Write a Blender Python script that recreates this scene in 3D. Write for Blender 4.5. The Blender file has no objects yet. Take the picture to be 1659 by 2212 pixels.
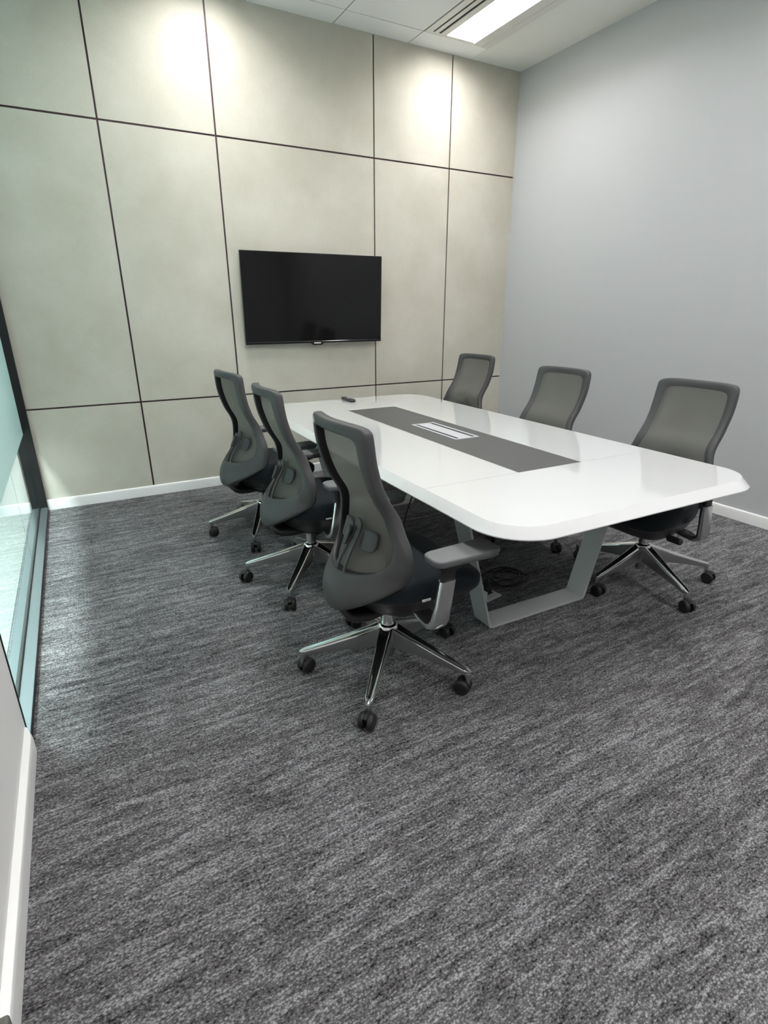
import bpy, bmesh, math, random
from mathutils import Vector, Matrix
random.seed(7)
PI = math.pi
scene = bpy.context.scene
COL = scene.collection

# ------------------------------------------------------------------ camera
cam_d = bpy.data.cameras.new('camera')
cam = bpy.data.objects.new('camera', cam_d)
COL.objects.link(cam)
scene.camera = cam
F_PX = 1177.5
PITCH, YAW, ROLL = 0.353698, 0.504182, -0.0025455
fw = Vector((math.sin(YAW)*math.cos(PITCH), math.cos(YAW)*math.cos(PITCH), -math.sin(PITCH)))
rt = Vector((math.cos(YAW), -math.sin(YAW), 0))
up = rt.cross(fw)
r2 = rt*math.cos(ROLL) + up*math.sin(ROLL)
u2 = up*math.cos(ROLL) - rt*math.sin(ROLL)
m = Matrix((r2, u2, -fw)).transposed().to_4x4()
m.translation = Vector((0, 0, 1.4))
cam.matrix_world = m
cam_d.sensor_fit = 'VERTICAL'
cam_d.sensor_height = 24.0
cam_d.lens = 24.0*F_PX/2212.0
cam_d.clip_start = 0.02
cam_d.clip_end = 60

# ------------------------------------------------------------------ world / exposure
w = bpy.data.worlds.new('world'); scene.world = w
w.use_nodes = True
w.node_tree.nodes['Background'].inputs[0].default_value = (0.8, 0.9, 1, 1)
w.node_tree.nodes['Background'].inputs[1].default_value = 0.15
vs = scene.view_settings
vs.view_transform = 'Standard'; vs.look = 'None'
vs.exposure = 1.08; vs.gamma = 1.0; vs.use_curve_mapping = False
LIGHT_STRENGTH = 20.0      # the two lights by the panelled wall
LIGHT_STRENGTH_MID = 19.0   # the lights over the near end of the table
LIGHT_STRENGTH_REAR = 30.0  # the lights behind the camera
CORRIDOR_STRENGTH = 58.0

# ------------------------------------------------------------------ dimensions
XL, XR = -0.353, 3.942      # left wall face, right wall face
YB, YF = 4.596, -3.60       # back (panelled) wall, wall behind the camera
ZC = 3.398
GX = -0.400                 # glass plane
GY0 = 1.90                  # where the glazing starts
# fixtures: (x0, x1, y0, y1)
FIX = [(2.773, 3.387, 3.155, 4.365), (0.798, 1.412, 3.155, 4.365),
       (2.773, 3.387, 0.715, 1.925), (0.798, 1.412, 0.715, 1.925),
       (2.773, 3.387, -1.725, -0.515), (0.798, 1.412, -1.725, -0.515)]

# ------------------------------------------------------------------ materials
def mat(name, col, rough=0.5, metal=0.0, spec=0.5, coat=0.0):
    M = bpy.data.materials.new(name); M.use_nodes = True
    b = M.node_tree.nodes['Principled BSDF']
    b.inputs['Base Color'].default_value = (*col, 1)
    b.inputs['Roughness'].default_value = rough
    b.inputs['Metallic'].default_value = metal
    b.inputs['Specular IOR Level'].default_value = spec
    b.inputs['Coat Weight'].default_value = coat
    return M

def nodes(M):
    return M.node_tree.nodes, M.node_tree.links, M.node_tree.nodes['Principled BSDF']

def add_noise_bump(M, scale, strength, dist=0.001, detail=3, colvar=None):
    N, L, b = nodes(M)
    tc = N.new('ShaderNodeTexCoord')
    no = N.new('ShaderNodeTexNoise'); no.inputs['Scale'].default_value = scale; no.inputs['Detail'].default_value = detail
    L.new(tc.outputs['Object'], no.inputs['Vector'])
    bp = N.new('ShaderNodeBump'); bp.inputs['Strength'].default_value = strength; bp.inputs['Distance'].default_value = dist
    L.new(no.outputs['Fac'], bp.inputs['Height']); L.new(bp.outputs['Normal'], b.inputs['Normal'])
    if colvar:
        cr = N.new('ShaderNodeValToRGB')
        cr.color_ramp.elements[0].position = 0.3; cr.color_ramp.elements[1].position = 0.7
        cr.color_ramp.elements[0].color = (*colvar[0], 1); cr.color_ramp.elements[1].color = (*colvar[1], 1)
        L.new(no.outputs['Fac'], cr.inputs['Fac']); L.new(cr.outputs['Color'], b.inputs['Base Color'])
    return M

def emit(name, col, s):
    M = bpy.data.materials.new(name); M.use_nodes = True
    N, L = M.node_tree.nodes, M.node_tree.links
    N.clear()
    o = N.new('ShaderNodeOutputMaterial'); e = N.new('ShaderNodeEmission')
    e.inputs[0].default_value = (*col, 1); e.inputs[1].default_value = s
    L.new(e.outputs[0], o.inputs[0])
    return M

def make_carpet():
    M = mat('carpet', (0.1, 0.1, 0.1), 0.95, spec=0.15)
    N, L, b = nodes(M)
    tc = N.new('ShaderNodeTexCoord')
    def noise(scale, sx, sy, detail=2, rough=0.5, dist=0.0, off=(0, 0, 0)):
        mp = N.new('ShaderNodeMapping'); mp.inputs['Scale'].default_value = (sx, sy, 1); mp.inputs['Location'].default_value = off
        L.new(tc.outputs['Object'], mp.inputs['Vector'])
        n = N.new('ShaderNodeTexNoise'); n.inputs['Scale'].default_value = scale
        n.inputs['Detail'].default_value = detail; n.inputs['Roughness'].default_value = rough
        n.inputs['Distortion'].default_value = dist
        L.new(mp.outputs[0], n.inputs['Vector'])
        return n.outputs['Fac']
    def math_(op, a, bb, c=None):
        n = N.new('ShaderNodeMath'); n.operation = op
        for i, v in enumerate((a, bb, c)):
            if v is None: continue
            if isinstance(v, (int, float)): n.inputs[i].default_value = v
            else: L.new(v, n.inputs[i])
        return n.outputs[0]
    streak = noise(1.0, 5.0, 34.0, 4, 0.62, 0.5)          # bands that run across the room
    fine = noise(1.0, 26.0, 130.0, 3, 0.65)
    broad = noise(1.0, 0.9, 2.6, 2, 0.5, 0.4)
    grain = noise(1.0, 130.0, 185.0, 2, 0.6, 0.5)
    # loop pile
    vm = N.new('ShaderNodeMapping'); vm.inputs['Scale'].default_value = (0.75, 1.15, 1); L.new(tc.outputs['Object'], vm.inputs['Vector'])
    vo = N.new('ShaderNodeTexVoronoi'); vo.inputs['Scale'].default_value = 205.0; L.new(vm.outputs[0], vo.inputs['Vector'])
    s = math_('MULTIPLY', math_('SUBTRACT', streak, 0.5), 1.05)
    s = math_('ADD', s, math_('MULTIPLY', math_('SUBTRACT', fine, 0.5), 0.95))
    s = math_('ADD', s, math_('MULTIPLY', math_('SUBTRACT', broad, 0.5), 0.30))
    s = math_('ADD', s, math_('MULTIPLY', math_('SUBTRACT', grain, 0.5), 1.15))
    s = math_('ADD', s, 0.76)
    s = math_('SUBTRACT', s, math_('MULTIPLY', vo.outputs['Distance'], 0.55))   # gaps between the loops
    cr = N.new('ShaderNodeValToRGB')
    e = cr.color_ramp.elements
    e[0].position = 0.02; e[0].color = (0.014, 0.0135, 0.0145, 1)
    e[1].position = 0.85; e[1].color = (0.36, 0.365, 0.375, 1)
    x = cr.color_ramp.elements.new(0.5); x.color = (0.135, 0.133, 0.138, 1)
    L.new(s, cr.inputs['Fac'])
    L.new(cr.outputs['Color'], b.inputs['Base Color'])
    bp = N.new('ShaderNodeBump'); bp.inputs['Strength'].default_value = 0.75; bp.inputs['Distance'].default_value = 0.004
    h = math_('SUBTRACT', 1.0, math_('MULTIPLY', vo.outputs['Distance'], 1.4))
    L.new(h, bp.inputs['Height']); L.new(bp.outputs['Normal'], b.inputs['Normal'])
    return M

def make_panel():
    M = mat('wall_panel', (0.5, 0.5, 0.45), 0.78, spec=0.15)
    N, L, b = nodes(M)
    tc = N.new('ShaderNodeTexCoord')
    n1 = N.new('ShaderNodeTexNoise'); n1.inputs['Scale'].default_value = 2.2; n1.inputs['Detail'].default_value = 6; n1.inputs['Roughness'].default_value = 0.62; n1.inputs['Distortion'].default_value = 0.15
    n2 = N.new('ShaderNodeTexNoise'); n2.inputs['Scale'].default_value = 90; n2.inputs['Detail'].default_value = 3
    L.new(tc.outputs['Object'], n1.inputs['Vector']); L.new(tc.outputs['Object'], n2.inputs['Vector'])
    a = N.new('ShaderNodeMath'); a.operation = 'MULTIPLY_ADD'; a.inputs[1].default_value = 0.18
    L.new(n2.outputs['Fac'], a.inputs[0]); L.new(n1.outputs['Fac'], a.inputs[2])
    cr = N.new('ShaderNodeValToRGB')
    e = cr.color_ramp.elements
    e[0].position = 0.38; e[0].color = (0.480, 0.458, 0.386, 1)
    e[1].position = 0.78; e[1].color = (0.572, 0.553, 0.485, 1)
    L.new(a.outputs[0], cr.inputs['Fac']); L.new(cr.outputs['Color'], b.inputs['Base Color'])
    return M

M_carpet = make_carpet()
M_panel = make_panel()
M_groove = mat('groove_maroon', (0.055, 0.022, 0.028), 0.35)
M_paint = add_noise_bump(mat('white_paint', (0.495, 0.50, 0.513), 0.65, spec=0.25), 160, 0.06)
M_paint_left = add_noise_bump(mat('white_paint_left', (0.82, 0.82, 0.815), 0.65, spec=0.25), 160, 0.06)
M_base = mat('skirting_gloss', (0.86, 0.86, 0.855), 0.3)
M_ceil = add_noise_bump(mat('ceiling_tile', (0.86, 0.86, 0.845), 0.85, spec=0.2), 220, 0.25, 0.002)
M_gyp = mat('ceiling_board', (0.80, 0.80, 0.755), 0.8, spec=0.2)
M_tbar = mat('ceiling_reveal', (0.16, 0.16, 0.15), 0.7)
M_black = mat('black_frame', (0.005, 0.005, 0.006), 0.4)
M_sill = mat('anodised_sill', (0.36, 0.42, 0.445), 0.28, 0.85)
M_lamp_white = mat('lamp_enamel', (0.70, 0.68, 0.64), 0.35)
M_slot = mat('lamp_slot', (0.004, 0.003, 0.003), 0.7)
M_diff = emit('lamp_diffuser', (1.0, 0.98, 0.97), LIGHT_STRENGTH)
M_diff_rear = emit('lamp_diffuser_rear', (1.0, 0.98, 0.97), LIGHT_STRENGTH_REAR)
M_diff_mid = emit('lamp_diffuser_mid', (1.0, 0.98, 0.97), LIGHT_STRENGTH_MID)
M_diff2 = emit('corridor_diffuser', (1.0, 0.99, 0.97), CORRIDOR_STRENGTH)
M_table = mat('white_gloss_top', (0.70, 0.71, 0.713), 0.045, spec=0.5, coat=1.0)
M_table.node_tree.nodes['Principled BSDF'].inputs['Coat Roughness'].default_value = 0.02
M_inlay = add_noise_bump(mat('inlay_grey', (0.082, 0.082, 0.082), 0.5, spec=0.3), 400, 0.1)
M_alu = mat('box_aluminium', (0.62, 0.63, 0.67), 0.35, 0.35)
M_slotb = mat('box_slot', (0.012, 0.012, 0.02), 0.5)
M_leg = add_noise_bump(mat('powder_grey', (0.50, 0.515, 0.518), 0.42, 0.15), 500, 0.05)
M_tv = mat('tv_screen', (0.0035, 0.0035, 0.0035), 0.08, spec=0.42)
M_tvb = mat('tv_bezel', (0.006, 0.006, 0.007), 0.22)
M_logo = mat('tv_wordmark', (0.85, 0.85, 0.85), 0.4)
M_shell = add_noise_bump(mat('chair_shell', (0.062, 0.063, 0.064), 0.50, spec=0.4), 500, 0.06)
M_shell_dark = add_noise_bump(mat('chair_dark_plastic', (0.010, 0.010, 0.011), 0.45), 400, 0.05)
M_lumbar = mat('lumbar_plastic', (0.040, 0.041, 0.042), 0.45)
M_fabric = add_noise_bump(mat('seat_fabric', (0.011, 0.016, 0.020), 0.9, spec=0.2), 900, 0.3, 0.002, 2)
M_fabric.node_tree.nodes['Principled BSDF'].inputs['Sheen Weight'].default_value = 0.12
M_fabric.node_tree.nodes['Principled BSDF'].inputs['Sheen Roughness'].default_value = 0.4
M_chrome = mat('polished_aluminium', (0.74, 0.74, 0.74), 0.09, 1.0)
M_flank = mat('brushed_aluminium', (0.50, 0.50, 0.50), 0.34, 1.0)
M_satin = mat('satin_aluminium', (0.62, 0.62, 0.62), 0.2, 1.0)
M_pad = mat('arm_pad', (0.135, 0.14, 0.145), 0.5)
M_rubber = mat('black_rubber', (0.008, 0.008, 0.008), 0.5)
M_white_label = mat('white_label', (0.75, 0.75, 0.75), 0.5)
M_labelgrey = mat('label_print', (0.35, 0.35, 0.35), 0.6)
M_cable = mat('black_cable', (0.006, 0.006, 0.006), 0.45)
M_plastic_w = mat('socket_white', (0.68, 0.69, 0.69), 0.4)
M_remote = mat('remote_black', (0.012, 0.012, 0.013), 0.35)
M_key = mat('remote_key', (0.16, 0.16, 0.17), 0.4)
M_dgrey = mat('door_stop_grey', (0.13, 0.135, 0.12), 0.7)

def make_mesh_fabric():
    M = bpy.data.materials.new('back_mesh'); M.use_nodes = True
    N, L = M.node_tree.nodes, M.node_tree.links
    b = N['Principled BSDF']; o = [n for n in N if n.type == 'OUTPUT_MATERIAL'][0]
    b.inputs['Base Color'].default_value = (0.152, 0.150, 0.136, 1)
    b.inputs['Roughness'].default_value = 0.8; b.inputs['Specular IOR Level'].default_value = 0.2
    tc = N.new('ShaderNodeTexCoord')
    wv = N.new('ShaderNodeTexWave'); wv.bands_direction = 'Z'; wv.inputs['Scale'].default_value = 90; wv.inputs['Distortion'].default_value = 0.6
    L.new(tc.outputs['Object'], wv.inputs['Vector'])
    cr = N.new('ShaderNodeMapRange'); cr.inputs[3].default_value = 0.04; cr.inputs[4].default_value = 0.13
    L.new(wv.outputs['Fac'], cr.inputs[0])
    tr = N.new('ShaderNodeBsdfTransparent'); mx = N.new('ShaderNodeMixShader')
    tl = N.new('ShaderNodeBsdfTranslucent'); tl.inputs[0].default_value = (0.10, 0.098, 0.08, 1)
    m2 = N.new('ShaderNodeMixShader'); m2.inputs[0].default_value = 0.22
    L.new(b.outputs[0], m2.inputs[1]); L.new(tl.outputs[0], m2.inputs[2])
    L.new(cr.outputs[0], mx.inputs[0]); L.new(m2.outputs[0], mx.inputs[1]); L.new(tr.outputs[0], mx.inputs[2])
    L.new(mx.outputs[0], o.inputs[0])
    return M
M_mesh = make_mesh_fabric()

def make_glass():
    M = bpy.data.materials.new('clear_glass'); M.use_nodes = True
    N, L = M.node_tree.nodes, M.node_tree.links
    N.clear()
    o = N.new('ShaderNodeOutputMaterial')
    tr = N.new('ShaderNodeBsdfTransparent'); tr.inputs[0].default_value = (0.86, 0.95, 0.94, 1)
    gl = N.new('ShaderNodeBsdfGlossy'); gl.inputs[0].default_value = (0.95, 1, 0.99, 1); gl.inputs[1].default_value = 0.01
    fr = N.new('ShaderNodeFresnel'); fr.inputs[0].default_value = 1.5
    ge = N.new('ShaderNodeNewGeometry')      # no total internal reflection where an unrefracted ray leaves the pane
    sb = N.new('ShaderNodeMath'); sb.operation = 'SUBTRACT'; sb.inputs[0].default_value = 1.0; L.new(ge.outputs['Backfacing'], sb.inputs[1])
    ml = N.new('ShaderNodeMath'); ml.operation = 'MULTIPLY'; L.new(fr.outputs[0], ml.inputs[0]); L.new(sb.outputs[0], ml.inputs[1])
    mx = N.new('ShaderNodeMixShader')
    L.new(ml.outputs[0], mx.inputs[0]); L.new(tr.outputs[0], mx.inputs[1]); L.new(gl.outputs[0], mx.inputs[2]); L.new(mx.outputs[0], o.inputs[0])
    return M
M_glass = make_glass()

def make_film():
    M = bpy.data.materials.new('frosted_film'); M.use_nodes = True
    N, L = M.node_tree.nodes, M.node_tree.links
    N.clear()
    o = N.new('ShaderNodeOutputMaterial')
    d = N.new('ShaderNodeBsdfDiffuse'); d.inputs[0].default_value = (0.62, 0.71, 0.705, 1)
    t = N.new('ShaderNodeBsdfTranslucent'); t.inputs[0].default_value = (0.74, 0.91, 0.90, 1)
    mx = N.new('ShaderNodeMixShader'); mx.inputs[0].default_value = 0.42
    g = N.new('ShaderNodeBsdfGlossy'); g.inputs[1].default_value = 0.12
    fr = N.new('ShaderNodeFresnel'); fr.inputs[0].default_value = 1.3
    fm = N.new('ShaderNodeMath'); fm.operation = 'MULTIPLY'; fm.inputs[1].default_value = 0.5
    m2 = N.new('ShaderNodeMixShader')
    L.new(d.outputs[0], mx.inputs[1]); L.new(t.outputs[0], mx.inputs[2])
    L.new(fr.outputs[0], fm.inputs[0]); L.new(fm.outputs[0], m2.inputs[0]); L.new(mx.outputs[0], m2.inputs[1]); L.new(g.outputs[0], m2.inputs[2])
    L.new(m2.outputs[0], o.inputs[0])
    return M
M_film = make_film()

# ------------------------------------------------------------------ mesh helpers
class MB:
    """collects verts/faces (with a material index each) and links them as ONE mesh object"""
    def __init__(s): s.v = []; s.f = []; s.mi = []
    def add(s, verts, faces, mi=0):
        o = len(s.v); s.v += [tuple(v) for v in verts]
        s.f += [tuple(i+o for i in f) for f in faces]; s.mi += [mi]*len(faces)
        return s
    def box(s, x0, x1, y0, y1, z0, z1, mi=0):
        v = [(x0,y0,z0),(x1,y0,z0),(x1,y1,z0),(x0,y1,z0),(x0,y0,z1),(x1,y0,z1),(x1,y1,z1),(x0,y1,z1)]
        return s.add(v, [(3,2,1,0),(4,5,6,7),(0,1,5,4),(1,2,6,5),(2,3,7,6),(3,0,4,7)], mi)
    def loft(s, rings, mi=0, cap0=True, cap1=True, closed=False):
        n = len(rings[0]); v = [p for r in rings for p in r]; f = []
        m_ = len(rings)
        for i in range(m_ if closed else m_-1):
            a, b = i*n, ((i+1) % m_)*n
            for j in range(n):
                k = (j+1) % n
                f.append((a+j, a+k, b+k, b+j))
        if not closed:
            if cap0: f.append(tuple(reversed(range(n))))
            if cap1: f.append(tuple((m_-1)*n+j for j in range(n)))
        return s.add(v, f, mi)
    def lathe(s, prof, cx=0, cy=0, n=24, mi=0, axis='Z', c=(0, 0, 0)):
        rings = []
        for r, z in prof:
            ring = []
            for k in range(n):
                a = 2*PI*k/n
                p = (r*math.cos(a), r*math.sin(a), z)
                if axis == 'Y': p = (p[0], z, p[1])
                if axis == 'X': p = (z, p[0], p[1])
                ring.append((p[0]+cx+c[0], p[1]+cy+c[1], p[2]+c[2]))
            rings.append(ring)
        return s.loft(rings, mi)
    def tube(s, pts, r, n=10, mi=0):
        pts = [Vector(p) for p in pts]
        rings = []
        ref = Vector((0, 0, 1))
        for i, p in enumerate(pts):
            t = (pts[min(i+1, len(pts)-1)] - pts[max(i-1, 0)]).normalized()
            a = ref - t*ref.dot(t)
            if a.length < 1e-3: a = Vector((1, 0, 0)) - t*t.x
            a.normalize(); b = t.cross(a); ref = a
            rr = r[i] if isinstance(r, (list, tuple)) else r
            rings.append([p + (a*math.cos(2*PI*k/n) + b*math.sin(2*PI*k/n))*rr for k in range(n)])
        return s.loft(rings, mi)
    def build(s, name, mats, parent=None, smooth=False, bevel=0, seg=2, loc=None, rz=None, auto=None, sub=0):
        me = bpy.data.meshes.new(name)
        me.from_pydata(s.v, [], s.f)
        if not isinstance(mats, (list, tuple)): mats = [mats]
        for M in mats: me.materials.append(M)
        me.polygons.foreach_set('material_index', s.mi)
        bm = bmesh.new(); bm.from_mesh(me); bmesh.ops.recalc_face_normals(bm, faces=bm.faces); bm.to_mesh(me); bm.free()
        o = bpy.data.objects.new(name, me); COL.objects.link(o)
        if smooth: me.polygons.foreach_set('use_smooth', [True]*len(me.polygons))
        if bevel:
            b = o.modifiers.new('bevel', 'BEVEL'); b.width = bevel; b.segments = seg; b.limit_method = 'ANGLE'; b.angle_limit = math.radians(35)
            me.polygons.foreach_set('use_smooth', [True]*len(me.polygons))
            wn = o.modifiers.new('wn', 'WEIGHTED_NORMAL'); wn.keep_sharp = False
        if sub:
            b = o.modifiers.new('sub', 'SUBSURF'); b.levels = sub; b.render_levels = sub
        if auto is not None: me.set_sharp_from_angle(angle=math.radians(auto))
        if parent: o.parent = parent
        if loc: o.location = loc
        if rz is not None: o.rotation_euler.z = rz
        return o

def catmull(pts, n):
    """sample an open polyline smoothly: n samples per span"""
    P = [Vector(p) for p in pts]; out = []
    for i in range(len(P)-1):
        p0 = P[i-1] if i > 0 else P[i]*2-P[i+1]
        p1, p2 = P[i], P[i+1]
        p3 = P[i+2] if i+2 < len(P) else P[i+1]*2-P[i]
        for k in range(n):
            t = k/n
            out.append(0.5*((2*p1)+(p2-p0)*t+(2*p0-5*p1+4*p2-p3)*t*t+(3*p1-p0-3*p2+p3)*t*t*t))
    out.append(P[-1]); return out

def resample(pts, n):
    L = [0]
    for a, b in zip(pts, pts[1:]): L.append(L[-1]+(b-a).length)
    out = []; j = 0
    for i in range(n):
        d = L[-1]*i/(n-1)
        while j < len(L)-2 and L[j+1] < d: j += 1
        t = (d-L[j])/max(1e-9, L[j+1]-L[j])
        out.append(pts[j].lerp(pts[j+1], t))
    return out

def rrect(hx, hy, r, n=8, cx=0, cy=0):
    out = []
    for qx, qy, a0 in ((1, 1, 0), (-1, 1, PI/2), (-1, -1, PI), (1, -1, 1.5*PI)):
        for k in range(n+1):
            a = a0 + PI/2*k/n
            out.append((cx+qx*(hx-r)+r*math.cos(a), cy+qy*(hy-r)+r*math.sin(a)))
    return out

def thing(name, label, cat, loc=(0, 0, 0), rz=0, group=None):
    o = bpy.data.objects.new(name, None); COL.objects.link(o)
    o.location = loc; o.rotation_euler = (0, 0, rz); o.empty_display_size = 0.1
    return tag(o, label, cat, group)
def tag(o, label, cat, group=None):
    o['label'] = label; o['category'] = cat
    if group: o['group'] = group
    return o
def struct(o, label=None, cat=None):
    o['kind'] = 'structure'
    if label: o['label'] = label
    if cat: o['category'] = cat
    return o

# ------------------------------------------------------------------ the room shell
CX = -2.6   # far side of the corridor behind the glazing
b = MB(); b.add([(CX, YF, 0), (XR, YF, 0), (XR, YB+0.02, 0), (CX, YB+0.02, 0)], [(0, 1, 2, 3)])
b.add([(CX, YF, -0.05), (XR, YF, -0.05), (XR, YB+0.02, -0.05), (CX, YB+0.02, -0.05)], [(3, 2, 1, 0)])
struct(b.build('floor', M_carpet), 'grey streaked loop pile carpet floor', 'floor')

b = MB(); b.box(CX, GX-0.065, YF, YB, 0.0, 0.004)
struct(b.build('floor_corridor', mat('corridor_vinyl', (0.36, 0.39, 0.375), 0.6)), 'pale smooth corridor floor beyond the glass', 'floor')

# panelled back wall: backing seen in the joints, panels in front of it
vx = [-0.36, 0.407, 1.170, 2.452, 3.204, XR+0.004]
hz = [0.0, 0.747, 2.577, ZC+0.02]
b = MB(); b.box(CX, XR+0.1, YB+0.010, YB+0.12, 0, ZC+0.1, 1)
g = 0.0062
for i in range(len(vx)-1):
    for j in range(len(hz)-1):
        x0 = vx[i]+(g if i else 0); x1 = vx[i+1]-(g if i < len(vx)-2 else 0)
        z0 = hz[j]+(g if j else 0); z1 = hz[j+1]-(g if j < 2 else 0)
        b.box(x0, x1, YB, YB+0.011, z0, z1, 0)
b.box(CX, -0.36, YB, YB+0.011, 0, ZC+0.02, 2)
struct(b.build('wall_back', [M_panel, M_groove, M_paint]), 'beige cement panel wall with dark maroon joints', 'wall')

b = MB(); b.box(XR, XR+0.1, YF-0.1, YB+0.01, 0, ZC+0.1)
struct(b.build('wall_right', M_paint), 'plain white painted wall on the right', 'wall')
b = MB(); b.box(XL-0.10, XL, YF, GY0, 0, ZC+0.1)
struct(b.build('wall_left', M_paint_left), 'short white wall beside the glass partition', 'wall')
b = MB(); b.box(CX-0.1, XR+0.1, YF-0.1, YF, 0, ZC+0.1)
struct(b.build('wall_front', M_paint), 'white wall behind the camera', 'wall')
b = MB(); b.box(CX-0.1, CX, YF, YB+0.02, 0, ZC+0.1)
struct(b.build('wall_corridor', M_paint), 'white corridor wall beyond the glass', 'wall')

# suspended ceiling: tiles with dark reveals, a plain board strip along the right wall
gx = [XL-0.1, 0.155, 0.79, 1.455, 2.112, 2.768, 3.395]
gy = [YF, -2.95, -1.73, -0.51, 0.71, 1.93, 3.15, 4.372, YB+0.02]
b = MB()
b.box(CX, XR, YF, YB+0.02, ZC+0.10, ZC+0.14, 1)
def in_fix(x, y):
    return any(f[0] < x < f[1] and f[2] < y < f[3] for f in FIX)
e = 0.004
for i in range(len(gx)-1):
    for j in range(len(gy)-1):
        if in_fix((gx[i]+gx[i+1])/2, (gy[j]+gy[j+1])/2): continue
        b.box(gx[i]+e, gx[i+1]-e, gy[j]+e, gy[j+1]-e, ZC, ZC+0.015, 0)
        b.box(gx[i]-e, gx[i+1]+e, gy[j]-e, gy[j]+e, ZC+0.004, ZC+0.015, 2)
        b.box(gx[i]-e, gx[i]+e, gy[j]-e, gy[j+1]+e, ZC+0.0042, ZC+0.015, 2)
b.box(gx[-1]+0.030, XR, YF, YB+0.02, ZC, ZC+0.014, 1)
b.box(gx[-1]+0.001, gx[-1]+0.030, YF, YB+0.02, ZC+0.0005, ZC+0.014, 1)
b.box(CX, XL-0.1, YF, YB+0.02, ZC, ZC+0.014, 0)
struct(b.build('ceiling', [M_ceil, M_gyp, M_tbar]), 'white suspended tile ceiling with thin dark grid lines', 'ceiling')

def baseboard(name, pts, out):
    """skirting along a straight run; out = unit normal into the room"""
    b = MB(); (x0, y0), (x1, y1) = pts
    prof = [(0, 0), (0.016, 0), (0.016, 0.062), (0.012, 0.076), (0, 0.080)]
    rings = [[(x+out[0]*d, y+out[1]*d, z) for d, z in prof] for x, y in ((x0, y0), (x1, y1))]
    b.loft(rings)
    return struct(b.build(name, M_base, bevel=0.0015), 'white skirting board', 'skirting')
baseboard('baseboard_back', ((XL+0.008, YB), (XR, YB)), (0, -1))
baseboard('baseboard_right', ((XR, YB), (XR, YF)), (-1, 0))
bl = MB()
prof = [(0, 0), (0.024, 0), (0.024, 0.060), (0.020, 0.074), (0, 0.080)]
bl.loft([[(XL+d*k, y, z) for d, z in prof] for y, k in ((0.942, 1), (GY0-0.06, 1), (GY0-0.012, 0.35))])
struct(bl.build('baseboard_left', M_base, bevel=0.0015), 'white skirting board under the short left wall', 'skirting')
baseboard('baseboard_corridor', ((CX, YF), (CX, YB)), (1, 0))

# ------------------------------------------------------------------ glazed partition (window_1)
win = thing('window_1', 'full height black framed glass partition with frosted film along the left side', 'window', (GX, GY0, 0))
struct(win)
LY = YB-GY0
b = MB(); b.box(-0.055, 0.055, LY-0.035, LY, 0, ZC)
b.build('jamb', M_black, win, bevel=0.003)
b = MB(); b.box(-0.055, 0.050, 0.0, 0.012, 0, ZC)
b.build('jamb', M_black, win, bevel=0.002)
b = MB(); b.box(-0.055, 0.055, 0.012, LY-0.035, ZC-0.05, ZC)
b.build('head_rail', M_black, win)
b = MB(); b.box(-0.055, 0.055, 0.012, LY-0.035, 0.0, 0.030, 0)
b.box(0.008, 0.0535, 0.012, LY-0.035, 0.030, 0.0315, 1); b.box(-0.0535, -0.008, 0.012, LY-0.035, 0.030, 0.0315, 1)
b.build('sill', [M_black, M_sill], win)
b = MB(); b.box(-0.007, 0.007, 0.012, LY-0.035, 0.030, 0.040)
b.build('gasket', M_rubber, win)
split = 3.45-GY0
b = MB(); b.box(-0.005, 0.005, 0.012, LY-0.035, 0.034, ZC-0.05)
b.build('glass_pane', M_glass, win)
b = MB(); b.box(0.0048, 0.0054, split-0.002, split+0.002, 0.040, ZC-0.05)
b.build('pane_joint', M_tbar, win)
b = MB(); b.box(0.0052, 0.0062, 0.012, LY-0.035, 0.585, ZC-0.05)
f = b.build('frosted_film', M_film, win); f['label'] = 'pale teal frosted film from knee height upward'

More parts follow.
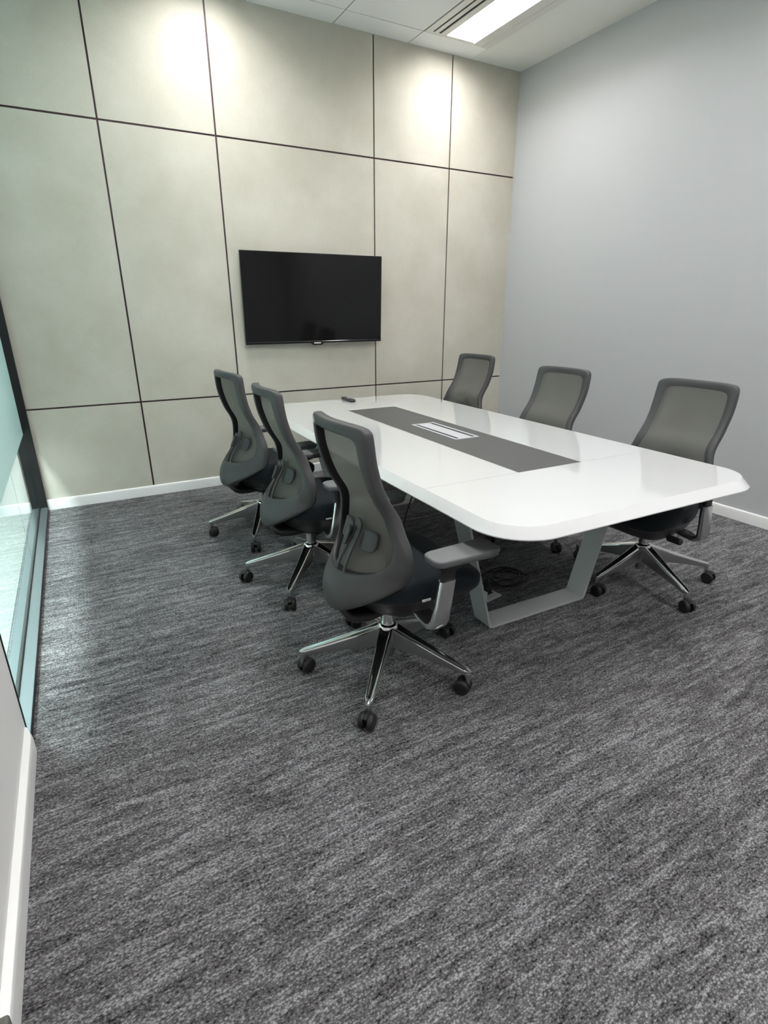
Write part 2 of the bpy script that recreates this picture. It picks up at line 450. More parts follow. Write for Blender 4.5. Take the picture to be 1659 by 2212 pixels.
# ------------------------------------------------------------------ ceiling lights
def ceiling_light(x0, x1, y0, y1, label, group=None, dm=None):
    t = thing('ceiling_light', label, 'ceiling light', ((x0+x1)/2, (y0+y1)/2, ZC), 0, group)
    hx, hy = (x1-x0)/2, (y1-y0)/2
    b = MB()
    # outer frame ring, lipped
    def ring(ox0, ox1, oy0, oy1, ix0, ix1, iy0, iy1, za, zb):
        b.box(ox0, ix0, oy0, oy1, za, zb); b.box(ix1, ox1, oy0, oy1, za, zb)
        b.box(ix0, ix1, oy0, iy0, za, zb); b.box(ix0, ix1, iy1, oy1, za, zb)
    lx0, lx1 = -0.125, 0.140           # lamp opening across x
    ly = hy-0.030
    # left face with two air slots cut in, right face with two stepped ribs
    sl = [-hx, -hx+0.055, -hx+0.070, -hx+0.105, -hx+0.128, lx0]
    b.box(sl[0], sl[1], -hy, hy, -0.004, 0.012); b.box(sl[2], sl[3], -ly, ly, -0.006, 0.012); b.box(sl[4], sl[5], -ly, ly, -0.006, 0.012)
    b.box(sl[1], sl[5], -hy, -ly, -0.004, 0.012); b.box(sl[1], sl[5], ly, hy, -0.004, 0.012)
    b.box(lx1, lx1+0.055, -ly, ly, -0.010, 0.012); b.box(lx1+0.055, lx1+0.10, -ly, ly, -0.004, 0.012); b.box(lx1+0.10, hx, -hy, hy, -0.007, 0.012)
    b.box(lx0, lx1+0.10, -hy, -ly, -0.004, 0.012); b.box(lx0, lx1+0.10, ly, hy, -0.004, 0.012)
    # reflector sides of the lamp recess
    D = 0.095
    for xa, xb in ((lx0, lx0+0.012), (lx1, lx1-0.012)):
        b.add([(xa, -ly, 0.012), (xa, ly, 0.012), (xb, ly, D), (xb, -ly, D)], [(0, 1, 2, 3)])
    for ya in (-ly, ly):
        yb = ya*0.99
        b.add([(lx0, ya, 0.012), (lx1, ya, 0.012), (lx1-0.012, yb, D), (lx0+0.012, yb, D)], [(0, 1, 2, 3)])
    b.build('housing', M_lamp_white, t)
    b = MB(); q = 0.007
    b.box(-hx-q, -hx, -hy-q, hy+q, 0.0005, 0.014); b.box(hx, hx+q, -hy-q, hy+q, 0.0005, 0.014); b.box(-hx, hx, -hy-q, -hy, 0.0005, 0.014); b.box(-hx, hx, hy, hy+q, 0.0005, 0.014)
    b.build('reveal', M_tbar, t)
    b = MB(); b.box(sl[1], sl[2], -ly, ly, -0.001, 0.03); b.build('air_slot', M_slot, t)
    b = MB(); b.box(sl[3], sl[4], -ly, ly, -0.001, 0.03); b.build('air_slot', M_slot, t)
    b = MB(); b.box(lx0+0.008, lx1-0.008, -ly+0.004, ly-0.004, D-0.004, D+0.006)
    b.build('diffuser', dm or M_diff, t)
    return t
G = 'recessed ceiling lights'
ceiling_light(*FIX[0], 'bright recessed ceiling light with side air slots above the far end of the table')
ceiling_light(*FIX[1], 'recessed ceiling light above the left part of the panelled wall, out of frame', G)
ceiling_light(*FIX[2], 'recessed ceiling light beside the right wall nearest the camera, out of frame', G, M_diff_mid)
ceiling_light(*FIX[3], 'recessed ceiling light straight above the camera, out of frame', G, M_diff_mid)
ceiling_light(*FIX[4], 'recessed ceiling light behind the camera by the right wall, out of frame', G, M_diff_rear)
ceiling_light(*FIX[5], 'recessed ceiling light behind the camera by the left wall, out of frame', G, M_diff_rear)
def corridor_light(y, label):
    b = MB(); b.box(-1.75, -1.25, y-0.6, y+0.6, ZC-0.02, ZC-0.0005)
    tag(b.build('corridor_light', M_diff2), label, 'ceiling light', 'corridor ceiling lights')
corridor_light(3.2, 'flat white ceiling light panel in the corridor behind the frosted film')
corridor_light(0.6, 'flat white ceiling light panel in the corridor behind the short left wall')

# ------------------------------------------------------------------ television
tv = thing('television', 'black flat screen television mounted on the beige panelled wall', 'television', (1.853, YB-0.082, 1.490))
tv.rotation_euler = (math.radians(2.0), 0, math.radians(-1.3))
hw, hh = 0.609, 0.346
b = MB(); b.box(-hw, hw, 0.0, 0.022, -hh, hh); b.box(-hw*0.72, hw*0.72, 0.022, 0.050, -hh*0.8, hh*0.62)
b.build('casing', M_tvb, tv, bevel=0.003)
b = MB(); b.box(-hw+0.008, hw-0.008, -0.0015, 0.002, -hh+0.020, hh-0.008)
b.build('screen', M_tv, tv)
b = MB()   # lower chin, tilted so it catches light
b.loft([[(x, -0.004, -hh+0.013), (x, 0.0, -hh+0.019), (x, 0.012, -hh+0.019), (x, 0.012, -hh), (x, 0.001, -hh)] for x in (-hw, hw)])
b.build('bezel', mat('bezel_gloss', (0.02, 0.02, 0.022), 0.12), tv)
b = MB()
out = [(-0.058, 0.0), (-0.040, -0.014), (-0.034, -0.016), (0.034, -0.016), (0.040, -0.014), (0.058, 0.0), (0.058, 0.006), (-0.058, 0.006)]
b.loft([[(x, y, -hh+z) for x, z in out] for y in (-0.005, 0.012)])
tab = b.build('logo_tab', M_tvb, tv)
b = MB()
for k in range(7):
    x = -0.0300+k*0.0088
    b.box(x, x+0.0068, -0.0062, -0.0050, -hh-0.0040, -hh+0.0050)
o = b.build('wordmark', M_logo, tab); o['label'] = 'tiny white lettering'

# ------------------------------------------------------------------ conference table
TZ = 0.74
TYAW = -0.0165
tab_t = thing('conference_table', 'long white gloss conference table with rounded corners and grey centre inlay', 'table', (1.816, 2.596, 0), TYAW)
HX, HY = 0.6705, 1.411
IX0, IX1, IY0, IY1 = -0.190, 0.186, -0.888, 0.900     # inlay opening
def top_mesh():
    b = MB()
    n = 12
    rings = []
    for ins, z in ((-0.030, 0.700), (-0.034, 0.703), (-0.034, 0.7065), (-0.0015, 0.7388), (0.0, 0.74)):
        rings.append([(x, y, z) for x, y in rrect(HX-ins, HY-ins, 0.165-ins, n)])
    N_ = len(rings[0])
    # underside
    und = [(x, y, 0.700) for x, y in rrect(HX-0.05, HY-0.05, 0.12, n)]
    b.loft([und]+rings, 0, True, False)
    # the flat top with the inlay hole: bridge outer ring to the rectangle
    top = rings[-1]
    hole = [(IX1, IY1), (IX0, IY1), (IX0, IY0), (IX1, IY0)]
    vs = [p for p in top]+[(x, y, TZ) for x, y in hole]+[(x, y, TZ-0.004) for x, y in hole]
    fs = []
    m_ = n+1
    for q in range(4):
        c = N_+q
        for k in range(n): fs.append((q*m_+k, q*m_+k+1, c))
        fs.append((q*m_+n, ((q+1) % 4)*m_, N_+(q+1) % 4, c))
        fs.append((N_+q, N_+(q+1) % 4, N_+4+(q+1) % 4, N_+4+q))
    b.add(vs, fs, 0)
    return b
o = top_mesh().build('tabletop', [M_table], tab_t)
o.data.polygons.foreach_set('use_smooth', [True]*len(o.data.polygons)); o.data.set_sharp_from_angle(angle=math.radians(20))
b = MB(); b.box(IX0+0.0008, IX1-0.0008, IY0+0.0008, IY1-0.0008, TZ-0.012, TZ-0.0008)
b.build('inlay', M_inlay, tab_t)
# fine joints in the top in line with the inlay ends
M_joint = mat('joint_grey', (0.22, 0.225, 0.225), 0.5)
for y in (IY0, IY1):
    for xa, xb in ((-HX, IX0), (IX1, HX)):
        b = MB(); b.box(xa, xb, y-0.0008, y+0.0008, TZ-0.002, TZ+0.0002); b.build('joint_line', M_joint, tab_t)
# power box: silver frame with flap and two brush slots
bx0, bx1, by0, by1 = -0.062, 0.098, -0.232, 0.238
pb = MB(); z0, z1 = TZ-0.0007, TZ+0.003
fr = 0.016
pb.box(bx0, bx0+fr, by0, by1, z0, z1); pb.box(bx1-fr, bx1, by0, by1, z0, z1)
pb.box(bx0+fr, bx1-fr, by0, by0+fr, z0, z1); pb.box(bx0+fr, bx1-fr, by1-fr, by1, z0, z1)
pbo = pb.build('power_box', M_alu, tab_t)
b = MB(); b.box(bx0+fr+0.021, bx1-fr-0.021, by0+fr, by1-fr, z0, z1-0.0006); b.build('flap', M_alu, pbo)
for xa in (bx0+fr, bx1-fr-0.021):
    b = MB(); b.box(xa, xa+0.021, by0+fr, by1-fr, z0, z0+0.0012); b.build('cable_slot', M_slotb, pbo)
# apron beams under the top
b = MB()
for x in (-0.42, 0.42): b.box(x-0.03, x+0.03, -1.05, 1.05, 0.660, 0.6995)
b.build('beam', M_leg, tab_t)
# sled legs: a flat bar bent to an open U, one piece each
def u_leg(yc):
    xb, xt, th, wd = 0.305, 0.500, 0.012, 0.115
    path = []
    P = [(-xt, 0.700), (-xb, 0.0), (xb, 0.0), (xt, 0.700)]
    R_ = 0.022
    def fillet(a, c, d):
        a, c, d = Vector(a), Vector(c), Vector(d)
        u, v = (a-c).normalized(), (d-c).normalized()
        ang = u.angle(v); t = R_/math.tan(ang/2)
        p, q = c+u*t, c+v*t
        o_ = c+(u+v).normalized()*(R_/math.sin(ang/2))
        r = []
        for k in range(9):
            s_ = p.lerp(q, k/8)-o_; s_.normalize(); r.append(o_+s_*R_)
        return r
    path = [Vector(P[0])]+fillet(P[0], P[1], P[2])+fillet(P[1], P[2], P[3])+[Vector(P[3])]
    rings = []
    for i, p in enumerate(path):
        t = (path[min(i+1, len(path)-1)]-path[max(i-1, 0)]).normalized()
        nrm = Vector((-t.y, t.x))      # towards the inside of the U
        q = p+nrm*th
        zp, zq = p.y, q.y
        if i in (0, len(path)-1): q = Vector((q.x, 0.700))
        rings.append([(p.x, yc-wd/2, p.y), (p.x, yc+wd/2, p.y), (q.x, yc+wd/2, q.y), (q.x, yc-wd/2, q.y)])
    b = MB(); b.loft(rings)
    return b
for yc in (-0.853, 0.853):
    u_leg(yc).build('sled_leg', M_leg, tab_t, bevel=0.0015)

# ------------------------------------------------------------------ mesh office chair
def XC(z):     # how far forward the middle of the back is at height z
    T = [(0.34, -0.234), (0.40, -0.240), (0.46, -0.230), (0.53, -0.198), (0.60, -0.156), (0.66, -0.131), (0.74, -0.128), (0.83, -0.174), (0.92, -0.207), (1.0, -0.221), (1.075, -0.224)]
    return lerp_tab(T, z)
def KC(z):     # how strongly the sides wrap forward
    T = [(0.34, 0.13), (0.42, 0.15), (0.50, 0.165), (0.58, 0.112), (0.64, 0.080), (0.72, 0.062), (0.82, 0.055), (0.92, 0.056), (1.06, 0.058)]
    return lerp_tab(T, z)
def lerp_tab(T, z):
    if z <= T[0][0]: return T[0][1]
    for i in range(len(T)-1):
        if z <= T[i+1][0]:
            p0 = T[max(i-1, 0)][1]; p1 = T[i][1]; p2 = T[i+1][1]; p3 = T[min(i+2, len(T)-1)][1]
            t = (z-T[i][0])/(T[i+1][0]-T[i][0])
            return 0.5*((2*p1)+(p2-p0)*t+(2*p0-5*p1+4*p2-p3)*t*t+(3*p1-p0-3*p2+p3)*t**3)
    return T[-1][1]
def XS(y, z): return XC(z)+KC(z)*(y/0.25)**2

OUT = [(0, 1.064), (0.10, 1.064), (0.165, 1.061), (0.196, 1.052), (0.209, 1.028), (0.212, 0.94), (0.210, 0.87), (0.210, 0.81), (0.212, 0.755), (0.221, 0.705),
       (0.237, 0.665), (0.249, 0.630), (0.253, 0.595), (0.250, 0.550), (0.235, 0.502), (0.199, 0.456), (0.150, 0.416), (0.100, 0.384), (0.05, 0.362), (0, 0.354)]
INN = [(0, 1.023), (0.08, 1.023), (0.132, 1.020), (0.153, 1.012), (0.164, 0.990), (0.169, 0.90), (0.169, 0.82), (0.167, 0.765), (0.178, 0.715), (0.194, 0.675),
       (0.206, 0.640), (0.207, 0.608), (0.196, 0.572), (0.168, 0.545), (0.130, 0.528), (0.095, 0.520), (0.065, 0.516), (0.04, 0.514), (0.02, 0.513), (0, 0.513)]
NH = 49
def loop(pts):
    h = catmull([(y, z, 0) for y, z in pts], 6)
    h = h  # keep parameter correspondence between the two loops
    r = [(p.x, p.y) for p in h]
    l = [(-y, z) for y, z in reversed(r[1:-1])]
    return r+l
def back_frame():
    o_, i_ = loop(OUT), loop(INN)
    n = len(o_); T = 0.017
    rings = []
    def ring(t, d, z_in=0.0):
        r = []
        for (ya, za), (yb, zb) in zip(o_, i_):
            y, z = ya+(yb-ya)*t, za+(zb-za)*t
            r.append((XS(y, z)+d, y, z))
        return r
    # front edge -> round the outside -> rear face -> inside edge -> front
    for t, d in ((0.10, T), (0.02, T-0.004), (0.0, 0.0), (0.02, -T+0.003), (0.08, -T-0.001), (0.25, -T-0.004), (0.5, -T-0.005), (0.75, -T-0.004), (0.92, -T-0.001), (0.98, -T+0.004), (1.0, 0.0), (0.99, T-0.003), (0.94, T)):
        rings.append(ring(t, d))
    b = MB(); b.loft(rings, closed=True)
    for i in range(9, 12):
        for j in range(n): b.mi[i*n+j] = 1      # black inner rim
    return b
def back_mesh():
    o_ = [(y+0.05*(yo-y), z+0.05*(zo-z)) for (y, z), (yo, zo) in zip(loop(INN), loop(OUT))]; n = len(o_)
    cy, cz = 0.0, 0.80
    fr = [1.0, 0.9, 0.8, 0.7, 0.6, 0.5, 0.4, 0.3, 0.2, 0.1]
    v = []; f = []
    for s in fr:
        for y, z in o_:
            yy, zz = cy+(y-cy)*s, cz+(z-cz)*s
            v.append((XS(yy, zz)+0.0165, yy, zz))
    v.append((XS(0, cz)+0.0165, 0, cz))
    for i in range(len(fr)-1):
        for j in range(n):
            k = (j+1) % n
            f.append((i*n+j, i*n+k, (i+1)*n+k, (i+1)*n+j))
    for j in range(n): f.append(((len(fr)-1)*n+j, (len(fr)-1)*n+(j+1) % n, len(v)-1))
    b = MB(); b.add(v, f)
    return b
def under_shell():
    """the shell's tongue curling from the back's lower edge forward under the seat"""
    b = MB()
    path = [(-0.228, 0.390, 0.085, 0.012), (-0.226, 0.366, 0.098, 0.020), (-0.210, 0.345, 0.106, 0.028), (-0.180, 0.330, 0.106, 0.034), (-0.130, 0.322, 0.10, 0.038), (-0.06, 0.320, 0.085, 0.038), (0.02, 0.322, 0.07, 0.036)]
    rings = []
    for i, (x, z, hw_, th) in enumerate(path):
        a = path[max(i-1, 0)]; c = path[min(i+1, len(path)-1)]
        t = Vector((c[0]-a[0], c[1]-a[1])).normalized(); nn = Vector((-t.y, t.x))
        sec = rrect(hw_, th/2, th*0.45, 4)
        rings.append([(x+nn.x*q, p, z+nn.y*q) for p, q in sec])
    b.loft(rings)
    return b

def seat_shape(levels, nseg=64):
    """levels: (z, scale_x, scale_y, front_drop)"""
    rings = []
    for z, sx, sy, fd in levels:
        r = []
        for k in range(nseg):
            a = 2*PI*k/nseg
            c, s_ = math.cos(a), math.sin(a)
            ex = 2/4.2 if c > 0 else 2/2.3
            x = math.copysign(abs(c)**ex, c); y = math.copysign(abs(s_)**ex, s_)
            X = 0.045+x*(0.272 if x > 0 else 0.242)*sx
            Y = y*(0.240+0.022*x)*sy
            fz = max(0, (X-0.12)/0.18)
            sad = 0.012*(Y/0.25)**2*(1 if z > 0.46 else 0)
            r.append((X, Y, z-fd*fz*fz+sad))
        rings.append(r)
    return rings

def bar(pts, hw_, hd):
    """flat curved bar in the chair's x-z plane; pts = (x, y, z, scale)"""
    rings = []
    for i, p in enumerate(pts):
        a = pts[max(i-1, 0)]; c = pts[min(i+1, len(pts)-1)]
        t = Vector((c[0]-a[0], c[1]-a[1], c[2]-a[2])).normalized()
        yv = Vector((0, 1, 0)); nn = t.cross(yv).normalized(); sv = nn.cross(t).normalized()
        rings.append([Vector(p[:3])+sv*q*p[3]+nn*w_ for q, w_ in rrect(hw_, hd, min(hw_, hd)*0.8, 4)])
    b = MB(); b.loft(rings)
    return b

def make_chair(label, cat='chair', group=None):
    t = thing('office_chair', label, cat, (0, 0, 0), 0, group)
    # back
    fr_ = back_frame().build('backrest_frame', [M_shell, M_shell_dark], t, smooth=True)
    back_mesh().build('mesh_panel', M_mesh, t, smooth=True)
    # lumbar support: a wide pad behind the mesh on two slim bars, with an adjuster paddle
    lum = MB()
    for s in (-1, 1):
        pts = []
        for k in range(15):
            u = k/14
            z = 0.505+0.170*u
            y = -0.024+s*(0.024-0.010*u)
            pts.append((XS(y, z)-0.006-0.014*math.sin(u*PI)**0.8, y, z, 1.0))
        lum2 = bar(pts, 0.0095, 0.004)
        lum.add(lum2.v, lum2.f)
    br = bar([(XS(0, z)-0.008, -0.024, z, sc) for z, sc in ((0.662, 0.8), (0.672, 1.0), (0.688, 0.9), (0.697, 0.5))], 0.026, 0.004)
    lum.add(br.v, br.f)
    lo = lum.build('lumbar_support', M_lumbar, t, smooth=True, auto=50)
    def plate(cy, cz, hy_, hz_, r_, d0, d1, name):
        rings = []
        for d, sc in ((d1, 0.90), (d1-0.001, 0.98), (d1-0.003, 1.0), (d0+0.003, 1.0), (d0+0.001, 0.97), (d0, 0.88)):
            rings.append([(XS(cy+y*sc, cz+z*sc)+d, cy+y*sc, cz+z*sc) for y, z in rrect(hy_, hz_, r_, 6)])
        # keep the broad faces curved: close them with a spine of inner rings
        for d, sc in ((d0-0.0005, 0.5),): rings.append([(XS(cy+y*sc, cz+z*sc)+d, cy+y*sc, cz+z*sc) for y, z in rrect(hy_, hz_, r_, 6)])
        b = MB(); b.loft(rings); return b.build(name, M_lumbar, lo, smooth=True, auto=60)
    plate(-0.090, 0.632, 0.040, 0.036, 0.020, -0.004, 0.008, 'lumbar_pad')
    plate(0.072, 0.632, 0.046, 0.036, 0.020, -0.004, 0.008, 'lumbar_pad')
    plate(0.000, 0.634, 0.013, 0.034, 0.010, -0.036, -0.022, 'adjuster_paddle')
    under_shell().build('back_bracket', M_shell_dark, t, smooth=True, auto=60)
    # seat
    b = MB(); b.loft(seat_shape([(0.405, 0.90, 0.90, 0.01), (0.412, 0.97, 0.97, 0.012), (0.425, 1.0, 1.0, 0.015), (0.445, 1.012, 1.012, 0.02), (0.465, 1.01, 1.01, 0.026), (0.480, 0.985, 0.985, 0.03), (0.490, 0.93, 0.93, 0.032), (0.494, 0.82, 0.82, 0.034), (0.492, 0.55, 0.55, 0.03), (0.489, 0.2, 0.2, 0.02)]))
    so = b.build('seat', M_fabric, t, smooth=True)
    b = MB(); b.box(0.005, 0.04, -0.2455, -0.2400, 0.424, 0.431)
    o = b.build('seat_tag', M_white_label, so); o['label'] = 'tiny white tag on the seat edge'
    b = MB(); b.loft(seat_shape([(0.300, 0.26, 0.30, 0), (0.309, 0.46, 0.52, 0), (0.334, 0.69, 0.75, 0.002), (0.368, 0.85, 0.88, 0.006), (0.395, 0.92, 0.93, 0.008), (0.412, 0.965, 0.965, 0.012)]))
    b.build('seat_pan', M_shell_dark, t, smooth=True, auto=50)
    # mechanism + levers
    b = MB(); b.box(-0.09, 0.10, -0.06, 0.06, 0.300, 0.350)
    b.lathe([(0.034, 0.272), (0.038, 0.310)], n=24)
    for s in (-1, 1):
        b.lathe([(0.008, s*0.05), (0.008, s*0.20)], n=10, axis='Y', c=(0.11, 0, 0.340))
        b.lathe([(0.006, s*0.193), (0.017, s*0.197), (0.017, s*0.262), (0.012, s*0.268)], n=16, axis='Y', c=(0.11, 0, 0.338))
    b.build('mechanism', M_shell_dark, t, bevel=0.003)
    # arms
    for s in (-1, 1):
        prof = [(0.035, 0.10, 0.366, 0.040, 0.010), (0.030, 0.20, 0.360, 0.042, 0.010), (0.026, 0.258, 0.353, 0.044, 0.011), (0.026, 0.285, 0.352, 0.045, 0.014),
                (0.028, 0.306, 0.362, 0.045, 0.016), (0.031, 0.316, 0.382, 0.044, 0.016), (0.040, 0.318, 0.44, 0.042, 0.0155), (0.054, 0.318, 0.535, 0.040, 0.015)]
        rings = []
        for i, (x, y, z, wx, th) in enumerate(prof):
            a = prof[max(i-1, 0)]; c = prof[min(i+1, len(prof)-1)]
            tv_ = Vector((0, c[1]-a[1], c[2]-a[2])).normalized(); nn = Vector((0, -tv_.z, tv_.y))
            rings.append([(x+p, s*(y+nn.y*q), z+nn.z*q) for p, q in rrect(wx, th, th*0.75, 5)])
        # narrow the tube's front-back width to an oval column
        rings = [[(prof[i][0]+(p[0]-prof[i][0])*0.78, p[1], p[2]) for p in r] for i, r in enumerate(rings)]
        b = MB(); b.loft(rings)
        po = b.build('arm_post', M_satin, t, smooth=True, auto=55)
        b = MB()
        secs = [(0.054, 0.525, 0.026, 0.0115), (0.058, 0.565, 0.027, 0.0125), (0.066, 0.585, 0.040, 0.020), (0.085, 0.603, 0.075, 0.034), (0.098, 0.612, 0.10, 0.044)]
        b.loft([[(x+p, s*0.318+q, z) for p, q in rrect(hx_, hy_, min(hx_, hy_)*0.7, 5)] for x, z, hx_, hy_ in secs])
        b.build('arm_collar', M_shell_dark, po, smooth=True, auto=50)
        b = MB()
        lv = [(0.604, 0.90, 0.82), (0.611, 0.97, 0.94), (0.622, 0.995, 0.985), (0.6285, 1.0, 1.0), (0.632, 0.99, 0.98), (0.6345, 0.965, 0.92), (0.635, 0.90, 0.80), (0.635, 0.4, 0.3)]
        b.loft([[(0.112+p*sx, s*0.318+q*sy*(1.0+0.10*p/0.13), z) for p, q in rrect(0.135, 0.054, 0.030, 6)] for z, sx, sy in lv])
        b.build('arm_pad', M_pad, po, smooth=True)
    # gas lift
    b = MB(); b.lathe([(0.022, 0.062), (0.025, 0.066), (0.025, 0.15), (0.025, 0.19)], n=24, mi=0)
    b.lathe([(0.028, 0.20), (0.028, 0.275)], n=24, mi=1)
    b.build('gas_lift', [M_satin, M_chrome], t, smooth=True, auto=40)
    # star base: hub + five legs, casters at the tips
    b = MB(); b.lathe([(0.036, 0.118), (0.043, 0.124), (0.043, 0.195), (0.040, 0.206), (0.036, 0.212), (0.030, 0.214)], n=30)
    b.build('base_hub', M_chrome, t, smooth=True, auto=50)
    lg = MB(); rings = []
    for u in [0, 0.06, 0.14, 0.25, 0.4, 0.55, 0.7, 0.85, 0.96, 1.0, 1.015]:
        x = 0.030+(0.352-0.030)*min(u, 1.0)
        zt = 0.206-0.098*u-0.003*math.sin(PI*u); zb = 0.116-0.030*u+0.004*math.sin(PI*u)
        hw_ = 0.027-0.011*u
        if u > 0.97: hw_ *= 0.75
        if u > 1.0: x = 0.362; hw_ *= 0.55; zt -= 0.004; zb += 0.003
        rim = 0.0045
        rings.append([(x, -hw_*0.72, zb), (x, hw_*0.72, zb), (x, hw_, zt-0.006), (x, hw_*0.97, zt-0.001), (x, hw_*0.86, zt), (x, hw_*0.68, zt-0.001), (x, hw_*0.5, zt-rim), (x, 0, zt-rim*1.2),
                      (x, -hw_*0.5, zt-rim), (x, -hw_*0.68, zt-0.001), (x, -hw_*0.86, zt), (x, -hw_*0.97, zt-0.001), (x, -hw_, zt-0.006)])
    lg.loft(rings)
    n_ = len(rings[0])
    for i in range(len(rings)-1):
        for j in (0, 1, n_-1): lg.mi[i*n_+j] = 1
    leg0 = lg.build('base_leg', [M_chrome, M_flank], t, smooth=True, auto=60)
    # caster: stem + fork hood, with two wheels
    b = MB(); b.lathe([(0.009, 0.048), (0.010, 0.052), (0.0115, 0.075), (0.0115, 0.092), (0.008, 0.094)], n=14, mi=1)
    hood = []
    for k in range(13):
        a = PI*(0.02+0.72*k/12)
        hood.append([(-0.018+r_*math.cos(a), y, 0.031+r_*math.sin(a)) for r_, y in ((0.031, -0.007), (0.031, 0.007), (0.012, 0.007), (0.012, -0.007))])
    b.loft(hood, 0)
    b.lathe([(0.006, -0.024), (0.006, 0.024)], n=10, axis='Y', c=(-0.018, 0, 0.031))
    cas0 = b.build('caster', [M_rubber, M_satin], t, smooth=True, auto=45)
    for s in (-1, 1):
        b = MB(); b.lathe([(0.016, s*0.009), (0.0295, s*0.009), (0.031, s*0.012), (0.031, s*0.021), (0.0285, s*0.0265), (0.022, s*0.029), (0.010, s*0.0295), (0.003, s*0.0295)], n=26, axis='Y', c=(-0.018, 0, 0.031))
        b.build('wheel', M_rubber, cas0, smooth=True, auto=50)
    for k in range(1, 5):
        o = leg0.copy(); COL.objects.link(o); o.parent = t
        c = cas0.copy(); COL.objects.link(c); c.parent = t
        for ch in list(cas0.children):
            d = ch.copy(); COL.objects.link(d); d.parent = c
    return t

def copy_tree(o, parent=None):
    c = o.copy(); COL.objects.link(c)
    if parent is not None: c.parent = parent
    for ch in list(o.children): copy_tree(ch, c)
    return c

def recline(c, deg):
    """tilt a chair's back about its lower pivot"""
    a = math.radians(deg); px, pz = -0.20, 0.42
    for o in c.children:
        if o.name.split('.')[0] in ('backrest_frame', 'mesh_panel', 'lumbar_support', 'label_sticker'):
            o.rotation_euler = (0, a, 0)
            o.location = (px-(px*math.cos(a)+pz*math.sin(a)), 0, pz-(-px*math.sin(a)+pz*math.cos(a)))

def place_chair(c, x, y, yaw, base, swivel, label, tilt):
    c.location = (x, y, 0); c.rotation_euler = (0, 0, yaw); c['label'] = label
    c['group'] = 'mesh back office chairs around the table'
    legs = [o for o in c.children if o.name.startswith('base_leg')]
    cas = [o for o in c.children if o.name.startswith('caster')]
    for k, o in enumerate(legs): o.rotation_euler = (0, 0, base-yaw+k*2*PI/5)
    for k, o in enumerate(cas):
        a = base-yaw+k*2*PI/5
        o.location = (0.352*math.cos(a), 0.352*math.sin(a), 0)
        o.rotation_euler = (0, 0, swivel[k]-yaw)

D = math.radians
chair = make_chair('mesh chair')
SP = [  # x, y, yaw, base angle, caster swivels (direction the stem leads), label
    (0.942, 1.677, D(0.0), D(-130.4), [D(40), D(-60), D(100), D(20), D(200)], 'mesh back office chair nearest the camera, its whole star base in view', 0.3),
    (0.977, 2.601, D(-2.5), D(-130.3), [D(70), D(140), D(10), D(120), D(30)], 'middle mesh back office chair on the left side of the white table', 0.5),
    (0.960, 3.424, D(5.0), D(-116.9), [D(80), D(200), D(60), D(10), D(170)], 'mesh back office chair on the left side closest to the panelled wall', 3.2),
    (2.551, 1.701, D(180.5), D(-106.4), [D(80), D(100), D(-20), D(160), D(95)], 'mesh back office chair on the right side nearest the camera, backrest against the white wall', -2.5),
    (2.480, 2.540, D(180.0), D(-100.0), [D(60), D(120), D(20), D(160), D(90)], 'middle mesh back office chair behind the right edge of the white table', -3),
    (2.700, 3.690, D(183.0), D(-95.0), [D(60), D(120), D(20), D(160), D(90)], 'mesh back office chair at the far right, backrest crossing the corner of the panelled wall', -3),
]
chairs = [chair]+[copy_tree(chair) for _ in range(5)]
for c, (x, y, yaw, ba, sw, lab, tl) in zip(chairs, SP): place_chair(c, x, y, yaw, ba, sw, lab, tl)

for c, row in zip(chairs, SP): recline(c, row[6])

# white stickers on the rear of the left chairs' top rails
for c in chairs[:3]:
    b = MB(); n = 6
    y0, y1, zz0, zz1 = 0.118, 0.163, 1.028, 1.053
    v = []; f = []
    for k in range(n):
        y = y0+(y1-y0)*k/(n-1)
        for z in (zz0, zz1): v.append((XS(y, z)-0.0240, y, z))
    for k in range(n-1): f.append((2*k, 2*k+1, 2*k+3, 2*k+2))
    b.add(v, f)
    for k in range(1, 4):
        z = zz0+0.006+0.006*k
        b.add([(XS(y, z)-0.0243, y, z+d) for y in (y0+0.008, y1-0.012) for d in (0, 0.0025)], [(0, 1, 3, 2)], 1)
    o = b.build('label_sticker', [M_white_label, M_labelgrey], c); o['label'] = 'small white printed sticker on the top rail'
for c, row in zip(chairs[:3], SP): recline(c, row[6])

# ------------------------------------------------------------------ small things
# remote control on the far end of the table
rm = thing('remote_control', 'black slim remote control lying on the far end of the white table', 'remote control', (1.838, 3.905, TZ+0.0003), D(88))
b = MB()
b.loft([[(x, y, z) for x, y in rrect(0.098*sx, 0.024*sy, 0.012, 5)] for z, sx, sy in ((0.0, 0.95, 0.85), (0.006, 1.0, 1.0), (0.014, 1.0, 1.0), (0.019, 0.96, 0.88))])
b.build('body', M_remote, rm, smooth=True, auto=40)
b = MB()
for i in range(9):
    for j in range(3):
        if i in (4, 5): continue
        b.lathe([(0.0042, 0.0185), (0.0042, 0.0205)], cx=-0.078+i*0.0185, cy=-0.012+j*0.012, n=10)
b.build('key_pad', M_key, rm)
b = MB(); b.lathe([(0.014, 0.0185), (0.014, 0.021), (0.012, 0.0215)], cx=0.005, cy=0, n=18); b.build('direction_ring', mat('ring_silver', (0.45, 0.45, 0.46), 0.35), rm, smooth=True, auto=40)

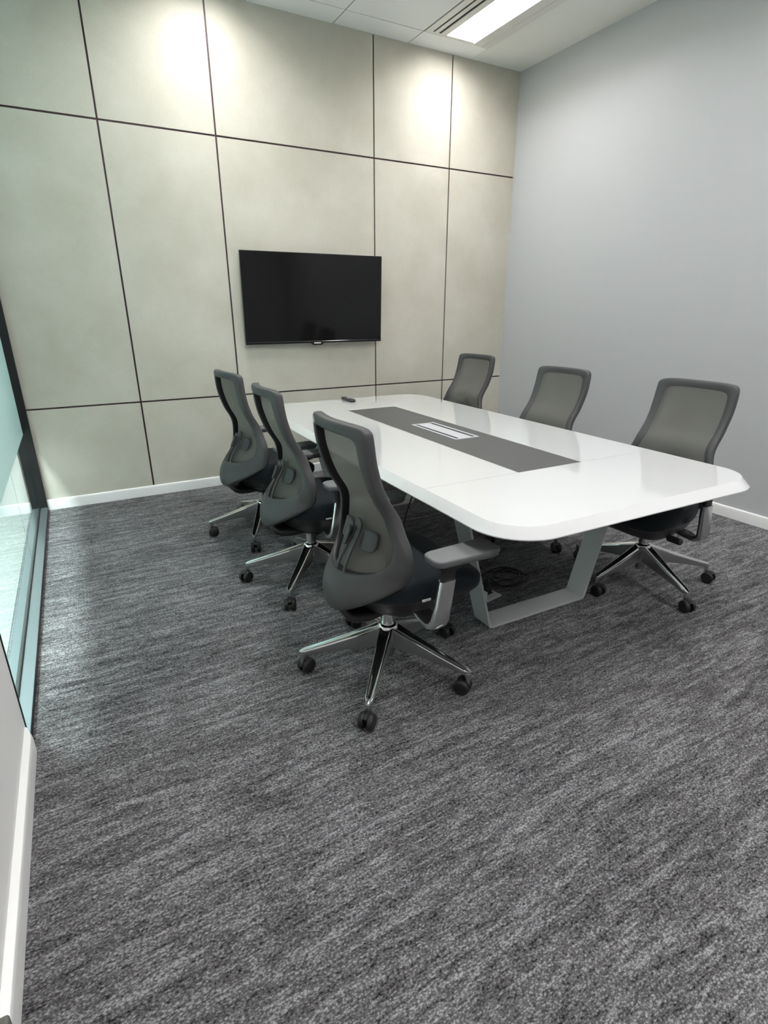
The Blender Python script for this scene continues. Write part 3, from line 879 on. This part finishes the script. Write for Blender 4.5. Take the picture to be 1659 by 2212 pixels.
# floor socket under the table, with its flap open and a plug in it
fs = thing('floor_socket', 'white square floor socket in the carpet under the near table leg', 'floor socket', (1.690, 1.985, 0), D(8))
b = MB(); b.box(-0.055, 0.055, -0.085, 0.085, 0.0, 0.006)
b.build('plate', M_plastic_w, fs, bevel=0.002)
b = MB(); b.box(-0.035, 0.035, -0.04, 0.03, 0.006, 0.0075); b.build('socket_insert', M_slotb, fs)
b = MB(); b.add([], []); b.box(-0.052, -0.046, -0.075, 0.075, 0.006, 0.05); b.build('flap', M_plastic_w, fs, bevel=0.001)
b = MB()
b.loft([[(p, q, z) for p, q in rrect(hx_, hy_, 0.008, 4)] for z, hx_, hy_ in ((0.0, 0.019, 0.017), (0.012, 0.022, 0.020), (0.035, 0.019, 0.017), (0.045, 0.010, 0.010))])
plug = b.build('power_plug', M_cable, None, smooth=True, auto=50, loc=(1.700, 1.965, 0.0076))
tag(plug, 'black power plug standing in the white floor socket', 'plug')
pts = []
for k in range(140):
    a = 2*PI*k/140*3.6
    w_ = k/140
    r_ = 0.10+0.018*math.sin(a*1.7+1)
    x = 1.875+r_*1.25*math.cos(a)+0.03*math.sin(w_*5); y = 2.045+r_*0.75*math.sin(a)+0.02*math.cos(w_*7)
    pts.append((x, y, 0.008+0.022*w_+0.006*math.sin(a*2.3)))
lead = catmull([(1.700, 1.965, 0.057), (1.705, 1.968, 0.09), (1.76, 1.99, 0.075), (1.90, 2.0, 0.02), pts[0]], 6)
tail = catmull([pts[-1], (1.86, 2.20, 0.012), (1.72, 2.42, 0.006), (1.64, 2.62, 0.008), (1.60, 2.66, 0.15), (1.68, 2.62, 0.45), (1.80, 2.60, 0.66), (1.83, 2.60, 0.715)], 8)
b = MB(); b.tube([tuple(p) for p in lead[:-1]]+pts+[tuple(p) for p in tail[1:]], 0.0045, 8)
tag(b.build('power_cable', M_cable, smooth=True), 'coiled black power cable on the carpet under the table', 'cable')

# grey block that ends the left skirting, just inside the frame
b = MB(); b.box(XL, XL+0.027, YF, 0.940, 0.0, 0.108)
struct(b.build('trim_1', M_dgrey, bevel=0.006, seg=3), 'grey block ending the skirting at the bottom left corner', 'trim')
